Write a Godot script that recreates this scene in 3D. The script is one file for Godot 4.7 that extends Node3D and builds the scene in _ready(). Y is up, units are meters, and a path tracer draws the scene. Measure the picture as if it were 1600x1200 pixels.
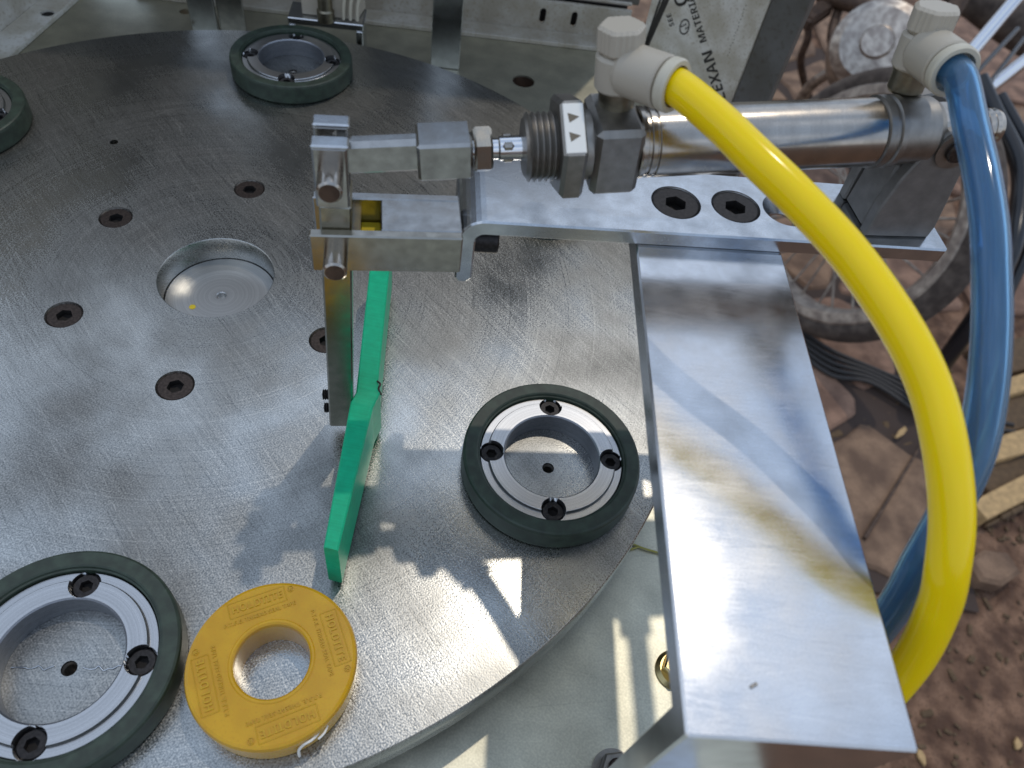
extends Node3D
# Close view of a plated indexing turntable with its pneumatic arm, in a yard. Lengths below are in millimetres; MM turns them into metres.
const MM := 0.001

# ---------------------------------------------------------------- geometry builder
class G:
	var v := PackedVector3Array()
	var n := PackedVector3Array()
	var t := PackedVector2Array()
	var xf := Transform3D()
	func vert(p: Vector3, nn: Vector3, u: Vector2) -> void:
		v.append((xf * p) * 0.001)
		n.append((xf.basis * nn).normalized())
		t.append(u)
	func tri(a: Vector3, b: Vector3, c: Vector3, na: Vector3, nb: Vector3, nc: Vector3, ua := Vector2.ZERO, ub := Vector2.ZERO, uc := Vector2.ZERO) -> void:
		if (b - a).cross(c - a).dot(na + nb + nc) > 0.0:
			vert(a, na, ua); vert(c, nc, uc); vert(b, nb, ub)
		else:
			vert(a, na, ua); vert(b, nb, ub); vert(c, nc, uc)
	func quad(a: Vector3, b: Vector3, c: Vector3, d: Vector3, nn: Vector3) -> void:
		tri(a, b, c, nn, nn, nn); tri(a, c, d, nn, nn, nn)
	# profile of (radius, height) points turned about y; each profile segment keeps its own edge
	func lathe(p: Array, seg := 48, a0 := 0.0, a1 := TAU) -> void:
		var along := 0.0
		for i in p.size() - 1:
			var r0: float = p[i].x; var y0: float = p[i].y; var r1: float = p[i + 1].x; var y1: float = p[i + 1].y
			var d := Vector2(r1 - r0, y1 - y0)
			if d.length() < 1e-6: continue
			var pn := Vector2(d.y, -d.x).normalized()
			var al2 := along + d.length()
			for k in seg:
				var f0 := a0 + (a1 - a0) * k / seg; var f1 := a0 + (a1 - a0) * (k + 1) / seg
				var c0 := Vector3(cos(f0), 0, -sin(f0)); var c1 := Vector3(cos(f1), 0, -sin(f1))
				var n0 := c0 * pn.x + Vector3.UP * pn.y; var n1 := c1 * pn.x + Vector3.UP * pn.y
				var A := c0 * r0 + Vector3.UP * y0; var B := c1 * r0 + Vector3.UP * y0
				var C := c1 * r1 + Vector3.UP * y1; var D := c0 * r1 + Vector3.UP * y1
				var u0 := float(k) / seg; var u1 := float(k + 1) / seg
				if r0 > 1e-5: tri(A, B, C, n0, n1, n1, Vector2(u0, along), Vector2(u1, along), Vector2(u1, al2))
				if r1 > 1e-5: tri(A, C, D, n0, n1, n0, Vector2(u0, along), Vector2(u1, al2), Vector2(u0, al2))
			along = al2
	# box with chamfered edges
	func cbox(c: Vector3, s: Vector3, ch := 0.5) -> void:
		var h := s / 2.0
		ch = minf(ch, minf(h.x, minf(h.y, h.z)) * 0.9)
		var i := h - Vector3.ONE * ch
		for ax in 3:
			for sg in [-1.0, 1.0]:
				var b := (ax + 1) % 3; var d := (ax + 2) % 3
				var nn := Vector3.ZERO; nn[ax] = sg
				var q: Array[Vector3] = []
				for k in [[-1, -1], [1, -1], [1, 1], [-1, 1]]:
					var p := Vector3.ZERO
					p[ax] = sg * h[ax]; p[b] = k[0] * i[b]; p[d] = k[1] * i[d]
					q.append(c + p)
				quad(q[0], q[1], q[2], q[3], nn)
				for s2 in [-1.0, 1.0]:   # chamfer between face ax and face b
					var e := Vector3.ZERO; e[ax] = sg; e[b] = s2
					var w: Array[Vector3] = []
					for k in [[0, -1], [0, 1], [1, 1], [1, -1]]:
						var p := Vector3.ZERO
						p[ax] = sg * (h[ax] if k[0] == 0 else i[ax]); p[b] = s2 * (i[b] if k[0] == 0 else h[b]); p[d] = k[1] * i[d]
						w.append(c + p)
					quad(w[0], w[1], w[2], w[3], e.normalized())
		for sx in [-1.0, 1.0]:
			for sy in [-1.0, 1.0]:
				for sz in [-1.0, 1.0]:
					var e := Vector3(sx, sy, sz)
					tri(c + Vector3(sx * h.x, sy * i.y, sz * i.z), c + Vector3(sx * i.x, sy * h.y, sz * i.z), c + Vector3(sx * i.x, sy * i.y, sz * h.z), e.normalized(), e.normalized(), e.normalized())
	# outline in (x, z) raised along y from y0 to y1, with an inset chamfer at both ends
	func prism(o: PackedVector2Array, y0: float, y1: float, ch := 0.4) -> void:
		if Geometry2D.is_polygon_clockwise(o): o.reverse()
		var ins := o.duplicate()
		var m := o.size()
		if ch > 0.0:
			for k in m:
				var p := o[(k + m - 1) % m]; var q := o[k]; var r := o[(k + 1) % m]
				var d0 := (q - p).normalized(); var d1 := (r - q).normalized()
				var n0 := Vector2(-d0.y, d0.x); var n1 := Vector2(-d1.y, d1.x)
				var b := (n0 + n1).normalized()
				ins[k] = q + b * ch / maxf(0.35, b.dot(n0))
		var id := Geometry2D.triangulate_polygon(ins)
		for s in [[y1, 1.0], [y0, -1.0]]:
			var nn := Vector3(0, s[1], 0)
			for k in id.size() / 3:
				var a := ins[id[k * 3]]; var b := ins[id[k * 3 + 1]]; var c := ins[id[k * 3 + 2]]
				tri(Vector3(a.x, s[0], a.y), Vector3(b.x, s[0], b.y), Vector3(c.x, s[0], c.y), nn, nn, nn, a, b, c)
		for k in m:
			var a := o[k]; var b := o[(k + 1) % m]; var ia := ins[k]; var ib := ins[(k + 1) % m]
			var d := (b - a).normalized(); var sn := Vector3(d.y, 0, -d.x)
			quad(Vector3(a.x, y0 + ch, a.y), Vector3(b.x, y0 + ch, b.y), Vector3(b.x, y1 - ch, b.y), Vector3(a.x, y1 - ch, a.y), sn)
			if ch > 0.0:
				quad(Vector3(a.x, y1 - ch, a.y), Vector3(b.x, y1 - ch, b.y), Vector3(ib.x, y1, ib.y), Vector3(ia.x, y1, ia.y), (sn + Vector3.UP).normalized())
				quad(Vector3(a.x, y0 + ch, a.y), Vector3(b.x, y0 + ch, b.y), Vector3(ib.x, y0, ib.y), Vector3(ia.x, y0, ia.y), (sn - Vector3.UP).normalized())
	# round bar along a smooth path
	func tube(pts: Array, r: float, seg := 14, sub := 8, caps := true, r_end := -1.0) -> void:
		var path: Array[Vector3] = []
		if sub <= 1 or pts.size() < 3:
			for p in pts: path.append(p)
		else:
			for k in pts.size() - 1:
				var p0: Vector3 = pts[maxi(k - 1, 0)]; var p1: Vector3 = pts[k]; var p2: Vector3 = pts[k + 1]; var p3: Vector3 = pts[mini(k + 2, pts.size() - 1)]
				for j in sub: path.append(p1.cubic_interpolate(p2, p0, p3, float(j) / sub))
			path.append(pts[pts.size() - 1])
		var rings: Array = []
		var side := Vector3.ZERO
		for k in path.size():
			var d := (path[mini(k + 1, path.size() - 1)] - path[maxi(k - 1, 0)]).normalized()
			if side == Vector3.ZERO: side = d.cross(Vector3.UP if absf(d.y) < 0.9 else Vector3.RIGHT).normalized()
			side = (side - d * side.dot(d)).normalized()
			var o := d.cross(side)
			var rr := r if r_end < 0.0 else lerpf(r, r_end, float(k) / (path.size() - 1))
			var ring: Array = []
			for j in seg:
				var nn := side * cos(TAU * j / seg) + o * sin(TAU * j / seg)
				ring.append([path[k] + nn * rr, nn])
			rings.append(ring)
			if caps and (k == 0 or k == path.size() - 1):
				var e := -d if k == 0 else d
				for j in seg: tri(path[k], ring[j][0], path[k] + (side * cos(TAU * (j + 1) / seg) + o * sin(TAU * (j + 1) / seg)) * rr, e, e, e)
		for k in rings.size() - 1:
			for j in seg:
				var a = rings[k][j]; var b = rings[k][(j + 1) % seg]; var c = rings[k + 1][(j + 1) % seg]; var d = rings[k + 1][j]
				tri(a[0], b[0], c[0], a[1], b[1], c[1]); tri(a[0], c[0], d[0], a[1], c[1], d[1])
	func mesh() -> ArrayMesh:
		var arr := []
		arr.resize(Mesh.ARRAY_MAX)
		arr[Mesh.ARRAY_VERTEX] = v; arr[Mesh.ARRAY_NORMAL] = n; arr[Mesh.ARRAY_TEX_UV] = t
		var m := ArrayMesh.new()
		m.add_surface_from_arrays(Mesh.PRIMITIVE_TRIANGLES, arr)
		return m

# ---------------------------------------------------------------- objects
var carvings: Array = []
var taken := {}
var M := {}
var rng := RandomNumberGenerator.new()

func V(x: float, y: float, z: float) -> Vector3:
	return Vector3(x, y, z)

func v2(x: float, y: float) -> Vector2:
	return Vector2(x, y)

func numbered(called: String) -> String:
	var k: int = taken.get(called, 0)
	taken[called] = k + 1
	return called if k == 0 else "%s_%03d" % [called, k]

func thing(called: String, label: String, category: String, at := Vector3.ZERO, turn := 0.0, group := "") -> Node3D:
	var o := Node3D.new()
	o.name = numbered(called)
	add_child(o)
	o.position = at * MM
	o.rotation.y = turn
	o.set_meta("label", label)
	if category: o.set_meta("category", category)
	if group: o.set_meta("group", group)
	return o

func setting(called: String, label: String) -> Node3D:
	var o := thing(called, label, "")
	o.set_meta("kind", "structure")
	return o

func part(parent: Node, called: String, mesh: Mesh, mat: Material, at := Vector3.ZERO) -> MeshInstance3D:
	var o := MeshInstance3D.new()
	o.mesh = mesh
	o.material_override = mat
	o.position = at * MM
	o.name = called
	var k := 0
	while parent.has_node(NodePath(o.name)):
		k += 1
		o.name = "%s_%03d" % [called, k]
	parent.add_child(o, true)
	return o

func copy(o: Node3D, label: String, at: Vector3, turn: float) -> Node3D:
	var base := str(o.name).trim_suffix("_" + str(o.name).get_slice("_", str(o.name).get_slice_count("_") - 1)) if str(o.name).right(3).is_valid_int() else str(o.name)
	var c: Node3D = o.duplicate()
	c.name = numbered(base)
	add_child(c)
	c.position = at * MM
	c.rotation.y = turn
	c.set_meta("label", label)
	return c

func circle(r: float, seg: int, at := Vector2.ZERO, turn := 0.0) -> PackedVector2Array:
	var o := PackedVector2Array()
	for k in seg: o.append(at + Vector2(cos(TAU * k / seg + turn), sin(TAU * k / seg + turn)) * r)
	return o

# solid minus holes, as one mesh; holes are [mesh, transform in mm]
func carved(solid: Mesh, holes: Array) -> Mesh:
	var c := CSGCombiner3D.new()
	c.name = "carving"
	add_child(c)
	var a := CSGMesh3D.new()
	a.mesh = solid
	c.add_child(a)
	for h in holes:
		var b := CSGMesh3D.new()
		b.mesh = h[0]
		b.position = h[1] * MM
		b.operation = CSGShape3D.OPERATION_SUBTRACTION
		c.add_child(b)
	var m := ArrayMesh.new()
	carvings.append([c, m])
	return m

# the solids are ready one frame after they were made
func finish_carvings() -> void:
	await get_tree().process_frame
	await get_tree().process_frame
	for w in carvings:
		var baked: Mesh = w[0].bake_static_mesh()
		if baked == null or baked.get_surface_count() == 0: push_error("a carving came out empty")
		for k in baked.get_surface_count(): w[1].add_surface_from_arrays(Mesh.PRIMITIVE_TRIANGLES, baked.surface_get_arrays(k))
		remove_child(w[0])
		w[0].free()

func peg(r: float, y0: float, y1: float, seg := 40) -> ArrayMesh:
	var g := G.new()
	g.lathe([v2(0, y0), v2(r, y0), v2(r, y1), v2(0, y1)], seg)
	return g.mesh()

func countersink(r0: float, r1: float, y0: float, ys: float, y1: float, seg := 40) -> ArrayMesh:
	var g := G.new()
	g.lathe([v2(0, y0), v2(r0, y0), v2(r0, ys), v2(r1, y1 - 0.5), v2(r1, y1 + 2.0), v2(0, y1 + 2.0)], seg)
	return g.mesh()

# ---------------------------------------------------------------- textures
func noise_image(size: int, freq: float, octaves: int, sd: int, kind := FastNoiseLite.TYPE_SIMPLEX_SMOOTH) -> Image:
	var f := FastNoiseLite.new()
	f.noise_type = kind
	f.seed = sd
	f.frequency = freq
	f.fractal_type = FastNoiseLite.FRACTAL_FBM if octaves > 1 else FastNoiseLite.FRACTAL_NONE
	f.fractal_octaves = octaves
	var im := f.get_seamless_image(size, size)
	im.convert(Image.FORMAT_L8)
	return im

func gray(data: PackedByteArray, size: int) -> ImageTexture:
	return ImageTexture.create_from_image(Image.create_from_data(size, size, false, Image.FORMAT_L8, data))

func scratch(h: PackedByteArray, size: int, count: int, ang: float, spread: float, length: float, depth: int) -> void:
	for k in count:
		var a := ang + rng.randfn(0.0, spread)
		var dx := cos(a); var dy := sin(a)
		var x := rng.randf() * size; var y := rng.randf() * size
		var d := rng.randi_range(-depth, depth)
		for j in int(length * rng.randf_range(0.3, 1.4)):
			var i := (int(y) & (size - 1)) * size + (int(x) & (size - 1))
			h[i] = clampi(h[i] + d, 0, 255)
			x += dx; y += dy
			if x < 0.0: x += size
			if y < 0.0: y += size

# brushed metal: [albedo, roughness, height]
func brushed(size: int, sd: int, ang: float, spread: float, count: int, length: float, depth: int, grain: float, tint: Color, lo: float, hi: float, r0: float, r1: float, blotch: float, arcs := 0, lump := 6.0) -> Array:
	rng.seed = sd
	var fine := noise_image(size, 0.28, 1, sd).get_data()
	var mid := noise_image(size, lump / size, 4, sd + 1).get_data()
	var h := PackedByteArray()
	h.resize(size * size)
	for i in size * size: h[i] = clampi(int(128.0 + (fine[i] - 128) * grain), 0, 255)
	scratch(h, size, count, ang, spread, length, depth)
	if arcs: scratch(h, size, count / 4, ang + 1.25, 0.25, length * 0.6, int(depth * 0.8))
	for k in arcs:   # turning and rubbing marks round the middle
		var rr := 40.0 + sqrt(rng.randf()) * size * 0.46
		var f := rng.randf() * TAU
		var d := rng.randi_range(-depth, depth)
		for j in rng.randi_range(40, 420):
			var i := (size / 2 + int(sin(f) * rr)) * size + size / 2 + int(cos(f) * rr)
			h[i] = clampi(h[i] + d, 0, 255)
			f += 0.9 / rr
	var alb := PackedByteArray()
	alb.resize(size * size * 3)
	var rg := PackedByteArray()
	rg.resize(size * size)
	for i in size * size:
		var s := h[i] / 255.0
		var b := (mid[i] - 128) / 128.0
		var l := clampf(lerpf(lo, hi, s) + b * blotch, 0.0, 1.0)
		alb[i * 3] = int(255.0 * l * tint.r); alb[i * 3 + 1] = int(255.0 * l * tint.g); alb[i * 3 + 2] = int(255.0 * l * tint.b)
		rg[i] = clampi(int(255.0 * (lerpf(r0, r1, s) - b * blotch * 0.8)), 8, 255)
	return [ImageTexture.create_from_image(Image.create_from_data(size, size, false, Image.FORMAT_RGB8, alb)), gray(rg, size), gray(h, size)]

# turned face: rings about the middle of the image
func turned(size: int, sd: int) -> Array:
	rng.seed = sd
	var rings := PackedFloat32Array()
	var s := 0.5
	for k in size * 2:
		s = clampf(s + rng.randfn(0.0, 0.2), 0.1, 0.9)
		s = lerpf(s, 0.5, 0.4)
		rings.append(s)
	var fine := noise_image(size, 0.2, 1, sd).get_data()
	var h := PackedByteArray()
	h.resize(size * size)
	var alb := PackedByteArray()
	alb.resize(size * size)
	for y in size:
		for x in size:
			var r := Vector2(x - size / 2.0, y - size / 2.0).length() * 2.0
			var k := mini(int(r), size * 2 - 2)
			var q := lerpf(rings[k], rings[k + 1], r - int(r)) + (fine[y * size + x] - 128) / 128.0 * 0.12
			h[y * size + x] = clampi(int(q * 255.0), 0, 255)
			alb[y * size + x] = clampi(int((0.80 + (q - 0.5) * 0.22) * 255.0), 0, 255)
	return [gray(alb, size), gray(h, size)]

func mottled(size: int, sd: int, freq: float, oct: int, a: Color, b: Color, c: Color) -> ImageTexture:
	var n1 := noise_image(size, freq / size, oct, sd).get_data()
	var n2 := noise_image(size, 0.22, 2, sd + 5).get_data()
	var d := PackedByteArray()
	d.resize(size * size * 3)
	for i in size * size:
		var k := a.lerp(b, clampf((n1[i] / 255.0 - 0.5) * 1.8 + 0.5, 0.0, 1.0)).lerp(c, clampf((n2[i] / 255.0 - 0.62) * 2.5, 0.0, 1.0))
		d[i * 3] = int(k.r * 255.0); d[i * 3 + 1] = int(k.g * 255.0); d[i * 3 + 2] = int(k.b * 255.0)
	return ImageTexture.create_from_image(Image.create_from_data(size, size, false, Image.FORMAT_RGB8, d))

func lin(r: float, g: float, b: float) -> Color:
	return Color(r, g, b).linear_to_srgb()

func mat(called: String, c: Color, rough: float, metal := 0.0) -> StandardMaterial3D:
	var m := StandardMaterial3D.new()
	m.resource_name = called
	m.albedo_color = c
	m.roughness = rough
	m.metallic = metal
	M[called] = m
	return m

# lays textures on a material in the object's own axes; span = millimetres that one repeat covers
func wear(m: StandardMaterial3D, albedo: Texture2D, rough: Texture2D, height: Texture2D, span: float, relief_mm: float, offset := Vector3.ZERO) -> StandardMaterial3D:
	m.uv1_triplanar = true
	m.uv1_scale = Vector3.ONE * (1000.0 / span)
	m.uv1_offset = offset
	m.uv1_triplanar_sharpness = 6.0
	if albedo: m.albedo_texture = albedo
	if rough:
		m.roughness_texture = rough
		m.roughness_texture_channel = BaseMaterial3D.TEXTURE_CHANNEL_RED
		m.roughness = 1.0
	if height:
		m.heightmap_enabled = true
		m.heightmap_texture = height
		m.heightmap_scale = relief_mm * 0.1
	return m

func make_materials() -> void:
	# the turntable: ground both ways, grainy, faintly turned
	var d := brushed(2048, 11, 0.72, 0.10, 22000, 100.0, 40, 0.62, Color(1.0, 1.0, 0.985), 0.57, 1.0, 0.19, 0.43, 0.20, 3200, 6.0)
	wear(mat("turntable_metal", lin(0.62, 0.62, 0.61), 1.0, 1.0), d[0], d[1], d[2], 400.0, 0.022, V(0.5, 0.5, 0.5))
	M.turntable_metal.heightmap_scale = 0.003
	var z := brushed(512, 23, 0.05, 0.35, 700, 90.0, 40, 0.45, Color(1, 1, 1), 0.80, 1.0, 0.15, 0.28, 0.07)
	wear(mat("zinc", lin(0.67, 0.69, 0.71), 1.0, 1.0), z[0], z[1], z[2], 60.0, 0.006)
	var a := brushed(1024, 31, 0.0, 0.16, 3800, 120.0, 44, 0.45, Color(1, 1, 1), 0.84, 1.0, 0.13, 0.26, 0.07)
	wear(mat("milled_plate", lin(0.75, 0.76, 0.78), 1.0, 1.0), a[0], a[1], a[2], 110.0, 0.005)
	wear(mat("base_zinc", lin(0.70, 0.68, 0.55), 0.46, 1.0), z[0], null, z[2], 140.0, 0.01)
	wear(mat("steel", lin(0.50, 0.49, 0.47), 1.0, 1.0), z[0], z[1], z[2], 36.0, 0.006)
	wear(mat("warm_steel", lin(0.47, 0.44, 0.38), 1.0, 1.0), z[0], z[1], z[2], 36.0, 0.006)
	wear(mat("yellow_zinc", lin(0.46, 0.43, 0.35), 1.0, 1.0), z[0], z[1], z[2], 36.0, 0.006)
	wear(mat("dull_steel", lin(0.36, 0.34, 0.31), 0.42, 1.0), z[0], null, z[2], 30.0, 0.01)
	wear(mat("nickel", lin(0.53, 0.485, 0.43), 1.0, 1.0), z[0], z[1], null, 46.0, 0.0)
	wear(mat("brass_dull", lin(0.30, 0.27, 0.20), 0.38, 1.0), z[0], null, null, 20.0, 0.0)
	wear(mat("clevis_gray", lin(0.26, 0.25, 0.235), 0.5, 0.55), z[0], null, z[2], 40.0, 0.008)
	mat("bright_brass", lin(0.62, 0.48, 0.22), 0.25, 1.0)
	var tr := turned(512, 41)
	var ln0 := brushed(256, 47, 0.0, 0.01, 500, 300.0, 50, 0.1, Color(1, 1, 1), 0.7, 1.0, 0.3, 0.5, 0.04)
	wear(mat("turned_alu", lin(0.82, 0.82, 0.82), 0.30, 1.0), tr[0], null, tr[1], 54.0, 0.0025, V(0.5, 0.5, 0.5))
	wear(mat("bore_steel", lin(0.40, 0.42, 0.46), 0.5, 1.0), ln0[0], null, ln0[2], 12.0, 0.02)
	wear(mat("turned_end", lin(0.84, 0.83, 0.80), 0.30, 1.0), tr[0], null, tr[1], 46.0, 0.014, V(0.5, 0.5, 0.5))
	var sp := mottled(256, 51, 7.0, 4, Color(0.75, 0.75, 0.75), Color(1, 1, 1), Color(0.9, 0.85, 0.8))
	wear(mat("black_oxide", lin(0.075, 0.058, 0.05), 0.42, 0.75), sp, null, null, 9.0, 0.0)
	wear(mat("black_cap", lin(0.035, 0.032, 0.032), 0.45, 0.6), sp, null, null, 9.0, 0.0)
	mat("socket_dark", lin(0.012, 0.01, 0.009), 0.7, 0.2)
	wear(mat("green_rubber", lin(0.028, 0.047, 0.031), 0.5), sp, null, null, 40.0, 0.0)
	var sy := mat("spool_plastic", lin(0.58, 0.32, 0.006), 0.27)
	wear(sy, sp, null, null, 60.0, 0.0)
	sy.albedo_texture = mottled(256, 57, 4.0, 3, Color(0.95, 0.93, 0.9), Color(1, 1, 1), Color(0.93, 0.9, 0.85))
	sy.subsurf_scatter_enabled = true
	sy.subsurf_scatter_strength = 0.12
	mat("seal_tape", lin(0.72, 0.66, 0.55), 0.6)
	var ln := brushed(256, 61, 0.0, 0.01, 500, 300.0, 40, 0.1, Color(1, 1, 1), 0.86, 1.0, 0.3, 0.5, 0.04)
	var gp := wear(mat("green_print", lin(0.004, 0.46, 0.225), 0.42), ln[0], null, ln[2], 28.0, 0.03)
	gp.metallic_specular = 0.35
	gp.subsurf_scatter_enabled = true
	gp.subsurf_scatter_strength = 0.15
	var yt := mat("yellow_hose", lin(0.90, 0.63, 0.002), 0.17)
	yt.metallic_specular = 0.4
	yt.subsurf_scatter_enabled = true
	yt.subsurf_scatter_strength = 0.15
	var bt := mat("blue_hose", lin(0.25, 0.50, 0.76), 0.06)
	bt.refraction_enabled = true
	bt.refraction_scale = 0.042
	bt.albedo_color.a = 0.12
	mat("ivory_plastic", lin(0.42, 0.375, 0.30), 0.42)
	mat("ivory_light", lin(0.52, 0.48, 0.38), 0.38)
	var wp := mottled(256, 71, 5.0, 4, Color(0.86, 0.84, 0.8), Color(1, 1, 1), Color(0.75, 0.7, 0.62))
	wear(mat("white_paint", lin(0.42, 0.395, 0.345), 0.42), wp, null, null, 160.0, 0.0)
	wear(mat("bright_paint", lin(0.66, 0.64, 0.58), 0.4), wp, null, null, 160.0, 0.0)
	wear(mat("gray_paint", lin(0.13, 0.125, 0.115), 0.55), wp, null, null, 260.0, 0.0)
	wear(mat("masking_film", lin(0.66, 0.62, 0.54), 0.38), wp, null, null, 120.0, 0.0)
	mat("print_ink", lin(0.03, 0.025, 0.02), 0.5)
	mat("stamp_ink", lin(0.16, 0.13, 0.09), 0.6)
	mat("yellow_paint", lin(0.60, 0.45, 0.01), 0.45)
	mat("chipped_white", lin(0.82, 0.80, 0.74), 0.4)
	# the yard
	var st := mottled(512, 81, 6.0, 5, Color(0.72, 0.68, 0.66), Color(1.0, 0.97, 0.94), Color(0.62, 0.58, 0.55))
	var sh := noise_image(512, 12.0 / 512, 5, 83)
	for k in 3:
		var c := [lin(0.27, 0.178, 0.118), lin(0.29, 0.182, 0.13), lin(0.25, 0.165, 0.108)]
		wear(mat("stone_%d" % k, c[k], 0.85), st, null, ImageTexture.create_from_image(sh), 420.0, 1.8, V(0.31, 0.0, 0.17) * k)
	var so := mottled(512, 91, 10.0, 6, Color(0.62, 0.56, 0.52), Color(1, 0.96, 0.92), Color(0.5, 0.45, 0.42))
	var s := wear(mat("soil", lin(0.23, 0.142, 0.094), 0.95), so, null, ImageTexture.create_from_image(noise_image(512, 16.0 / 512, 6, 93)), 520.0, 5.0)
	s.uv1_world_triplanar = true
	var wd := brushed(256, 95, 0.0, 0.02, 260, 300.0, 40, 0.15, Color(1, 0.94, 0.82), 0.72, 1.0, 0.6, 0.8, 0.1)
	wear(mat("sawn_wood", lin(0.62, 0.46, 0.28), 0.75), wd[0], null, wd[2], 90.0, 0.3)
	wear(mat("old_wood", lin(0.15, 0.105, 0.07), 0.85), wd[0], null, wd[2], 90.0, 0.3)
	wear(mat("tyre_rubber", lin(0.105, 0.088, 0.075), 0.9), st, null, null, 200.0, 0.0)
	wear(mat("dusty_rim", lin(0.42, 0.38, 0.33), 0.5, 0.35), st, null, null, 200.0, 0.0)
	mat("chrome", lin(0.70, 0.71, 0.73), 0.12, 1.0)
	wear(mat("cast_alu", lin(0.58, 0.56, 0.52), 0.35, 0.9), st, null, null, 120.0, 0.0)
	mat("gloss_black", lin(0.012, 0.012, 0.014), 0.18)
	wear(mat("rusty_tube", lin(0.115, 0.075, 0.052), 0.6, 0.3), st, null, null, 120.0, 0.0)
	mat("cable_black", lin(0.03, 0.026, 0.024), 0.6)

# ---------------------------------------------------------------- fasteners
func hex(r: float, turn := 0.0) -> PackedVector2Array:
	return circle(r, 6, Vector2.ZERO, turn)

# flat socket head: annulus with a hexagonal recess; returns [head, socket]
func socket_head(r: float, key: float, depth: float, dome := 0.0) -> Array:
	var g := G.new()
	var seg := 36
	var hx: Array[Vector2] = []
	for k in seg:   # hexagon sampled at the same angles
		var a := TAU * k / seg
		var w := fmod(a, PI / 3.0) - PI / 6.0
		hx.append(v2(cos(a), sin(a)) * key * cos(PI / 6.0) / cos(w))
	var rc := r - 0.5
	for k in seg:
		var k2 := (k + 1) % seg
		var a := TAU * k / seg; var b := TAU * (k + 1) / seg
		var o0 := V(cos(a) * rc, 0, sin(a) * rc); var o1 := V(cos(b) * rc, 0, sin(b) * rc)
		var i0 := V(hx[k].x, dome, hx[k].y); var i1 := V(hx[k2].x, dome, hx[k2].y)
		g.quad(i0, i1, o1, o0, Vector3.UP)
		g.quad(o0, o1, V(cos(b) * r, -0.5, sin(b) * r), V(cos(a) * r, -0.5, sin(a) * r), V(cos((a + b) / 2), 1, sin((a + b) / 2)).normalized())
		g.quad(V(cos(a) * r, -0.5, sin(a) * r), V(cos(b) * r, -0.5, sin(b) * r), V(cos(b) * r, -4, sin(b) * r), V(cos(a) * r, -4, sin(a) * r), V(cos((a + b) / 2), 0, sin((a + b) / 2)))
	var s := G.new()
	for k in seg:
		var k2 := (k + 1) % seg
		var i0 := V(hx[k].x, dome, hx[k].y); var i1 := V(hx[k2].x, dome, hx[k2].y)
		var dn := V(0, -depth, 0)
		s.quad(i0, i1, i1 + dn, i0 + dn, -V(hx[k].x, 0, hx[k].y).normalized())
		s.tri(V(0, dome - depth - key * 0.35, 0), i0 + dn, i1 + dn, Vector3.UP, Vector3.UP, Vector3.UP)
	return [g.mesh(), s.mesh()]

func screw(parent: Node, called: String, heads: Array, m: Material, at: Vector3, turn: float) -> MeshInstance3D:
	var h := part(parent, called, heads[0], m, at)
	h.rotation.y = turn
	part(h, "hex_socket", heads[1], M.socket_dark)
	return h

# ---------------------------------------------------------------- the scene
func _ready() -> void:
	# camera, sky, sun, exposure
	var cam := Camera3D.new()
	cam.name = "camera"
	add_child(cam)
	cam.transform = Transform3D(Basis(Vector3.RIGHT, deg_to_rad(-51.3974)) * Basis(Vector3.BACK, deg_to_rad(11.3515)), V(129.4, 233.3, 211.7) * MM)
	cam.fov = 53.88
	cam.near = 0.02
	cam.far = 200.0
	var lens := CameraAttributesPhysical.new()
	lens.frustum_focal_length = 23.614
	lens.exposure_aperture = 16.0
	lens.frustum_focus_distance = 0.262
	lens.frustum_near = 0.02
	lens.frustum_far = 200.0
	cam.attributes = lens
	cam.current = true
	var env := Environment.new()
	env.background_mode = Environment.BG_SKY
	env.tonemap_mode = Environment.TONE_MAPPER_LINEAR
	env.tonemap_exposure = 0.47
	env.background_energy_multiplier = 2.25
	env.sdfgi_enabled = true
	env.ssao_enabled = true
	env.ssil_enabled = true
	var sky := ProceduralSkyMaterial.new()
	sky.sky_top_color = Color(0.675, 0.76, 0.88)
	sky.sky_horizon_color = Color(0.86, 0.88, 0.90)
	sky.sky_curve = 0.14
	sky.sun_angle_max = 5.0
	sky.sun_curve = 0.08
	sky.ground_bottom_color = Color(0.30, 0.25, 0.21)
	sky.ground_horizon_color = Color(0.55, 0.50, 0.45)
	sky.sky_cover = cloud_cover()
	sky.sky_cover_modulate = Color(0.66, 0.66, 0.66, 1.0)
	env.sky = Sky.new()
	env.sky.sky_material = sky
	var we := WorldEnvironment.new()
	we.name = "world"
	we.environment = env
	add_child(we)
	var sun := DirectionalLight3D.new()
	sun.name = "sun"
	add_child(sun)
	sun.look_at_from_position(Vector3.ZERO, -Vector3(0.136, 0.909, -0.39))
	sun.light_energy = 0.60
	sun.light_color = Color(1.0, 0.955, 0.89)
	sun.light_angular_distance = 1.0
	sun.shadow_enabled = true
	make_materials()
	ground()
	table()
	turntable()
	rings()
	support_arm()
	bracket()
	linkage()
	pneumatics()
	hoses()
	green_pusher()
	tape_spool()
	back_fixture()
	cabinet()
	yard()
	await finish_carvings()

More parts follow.
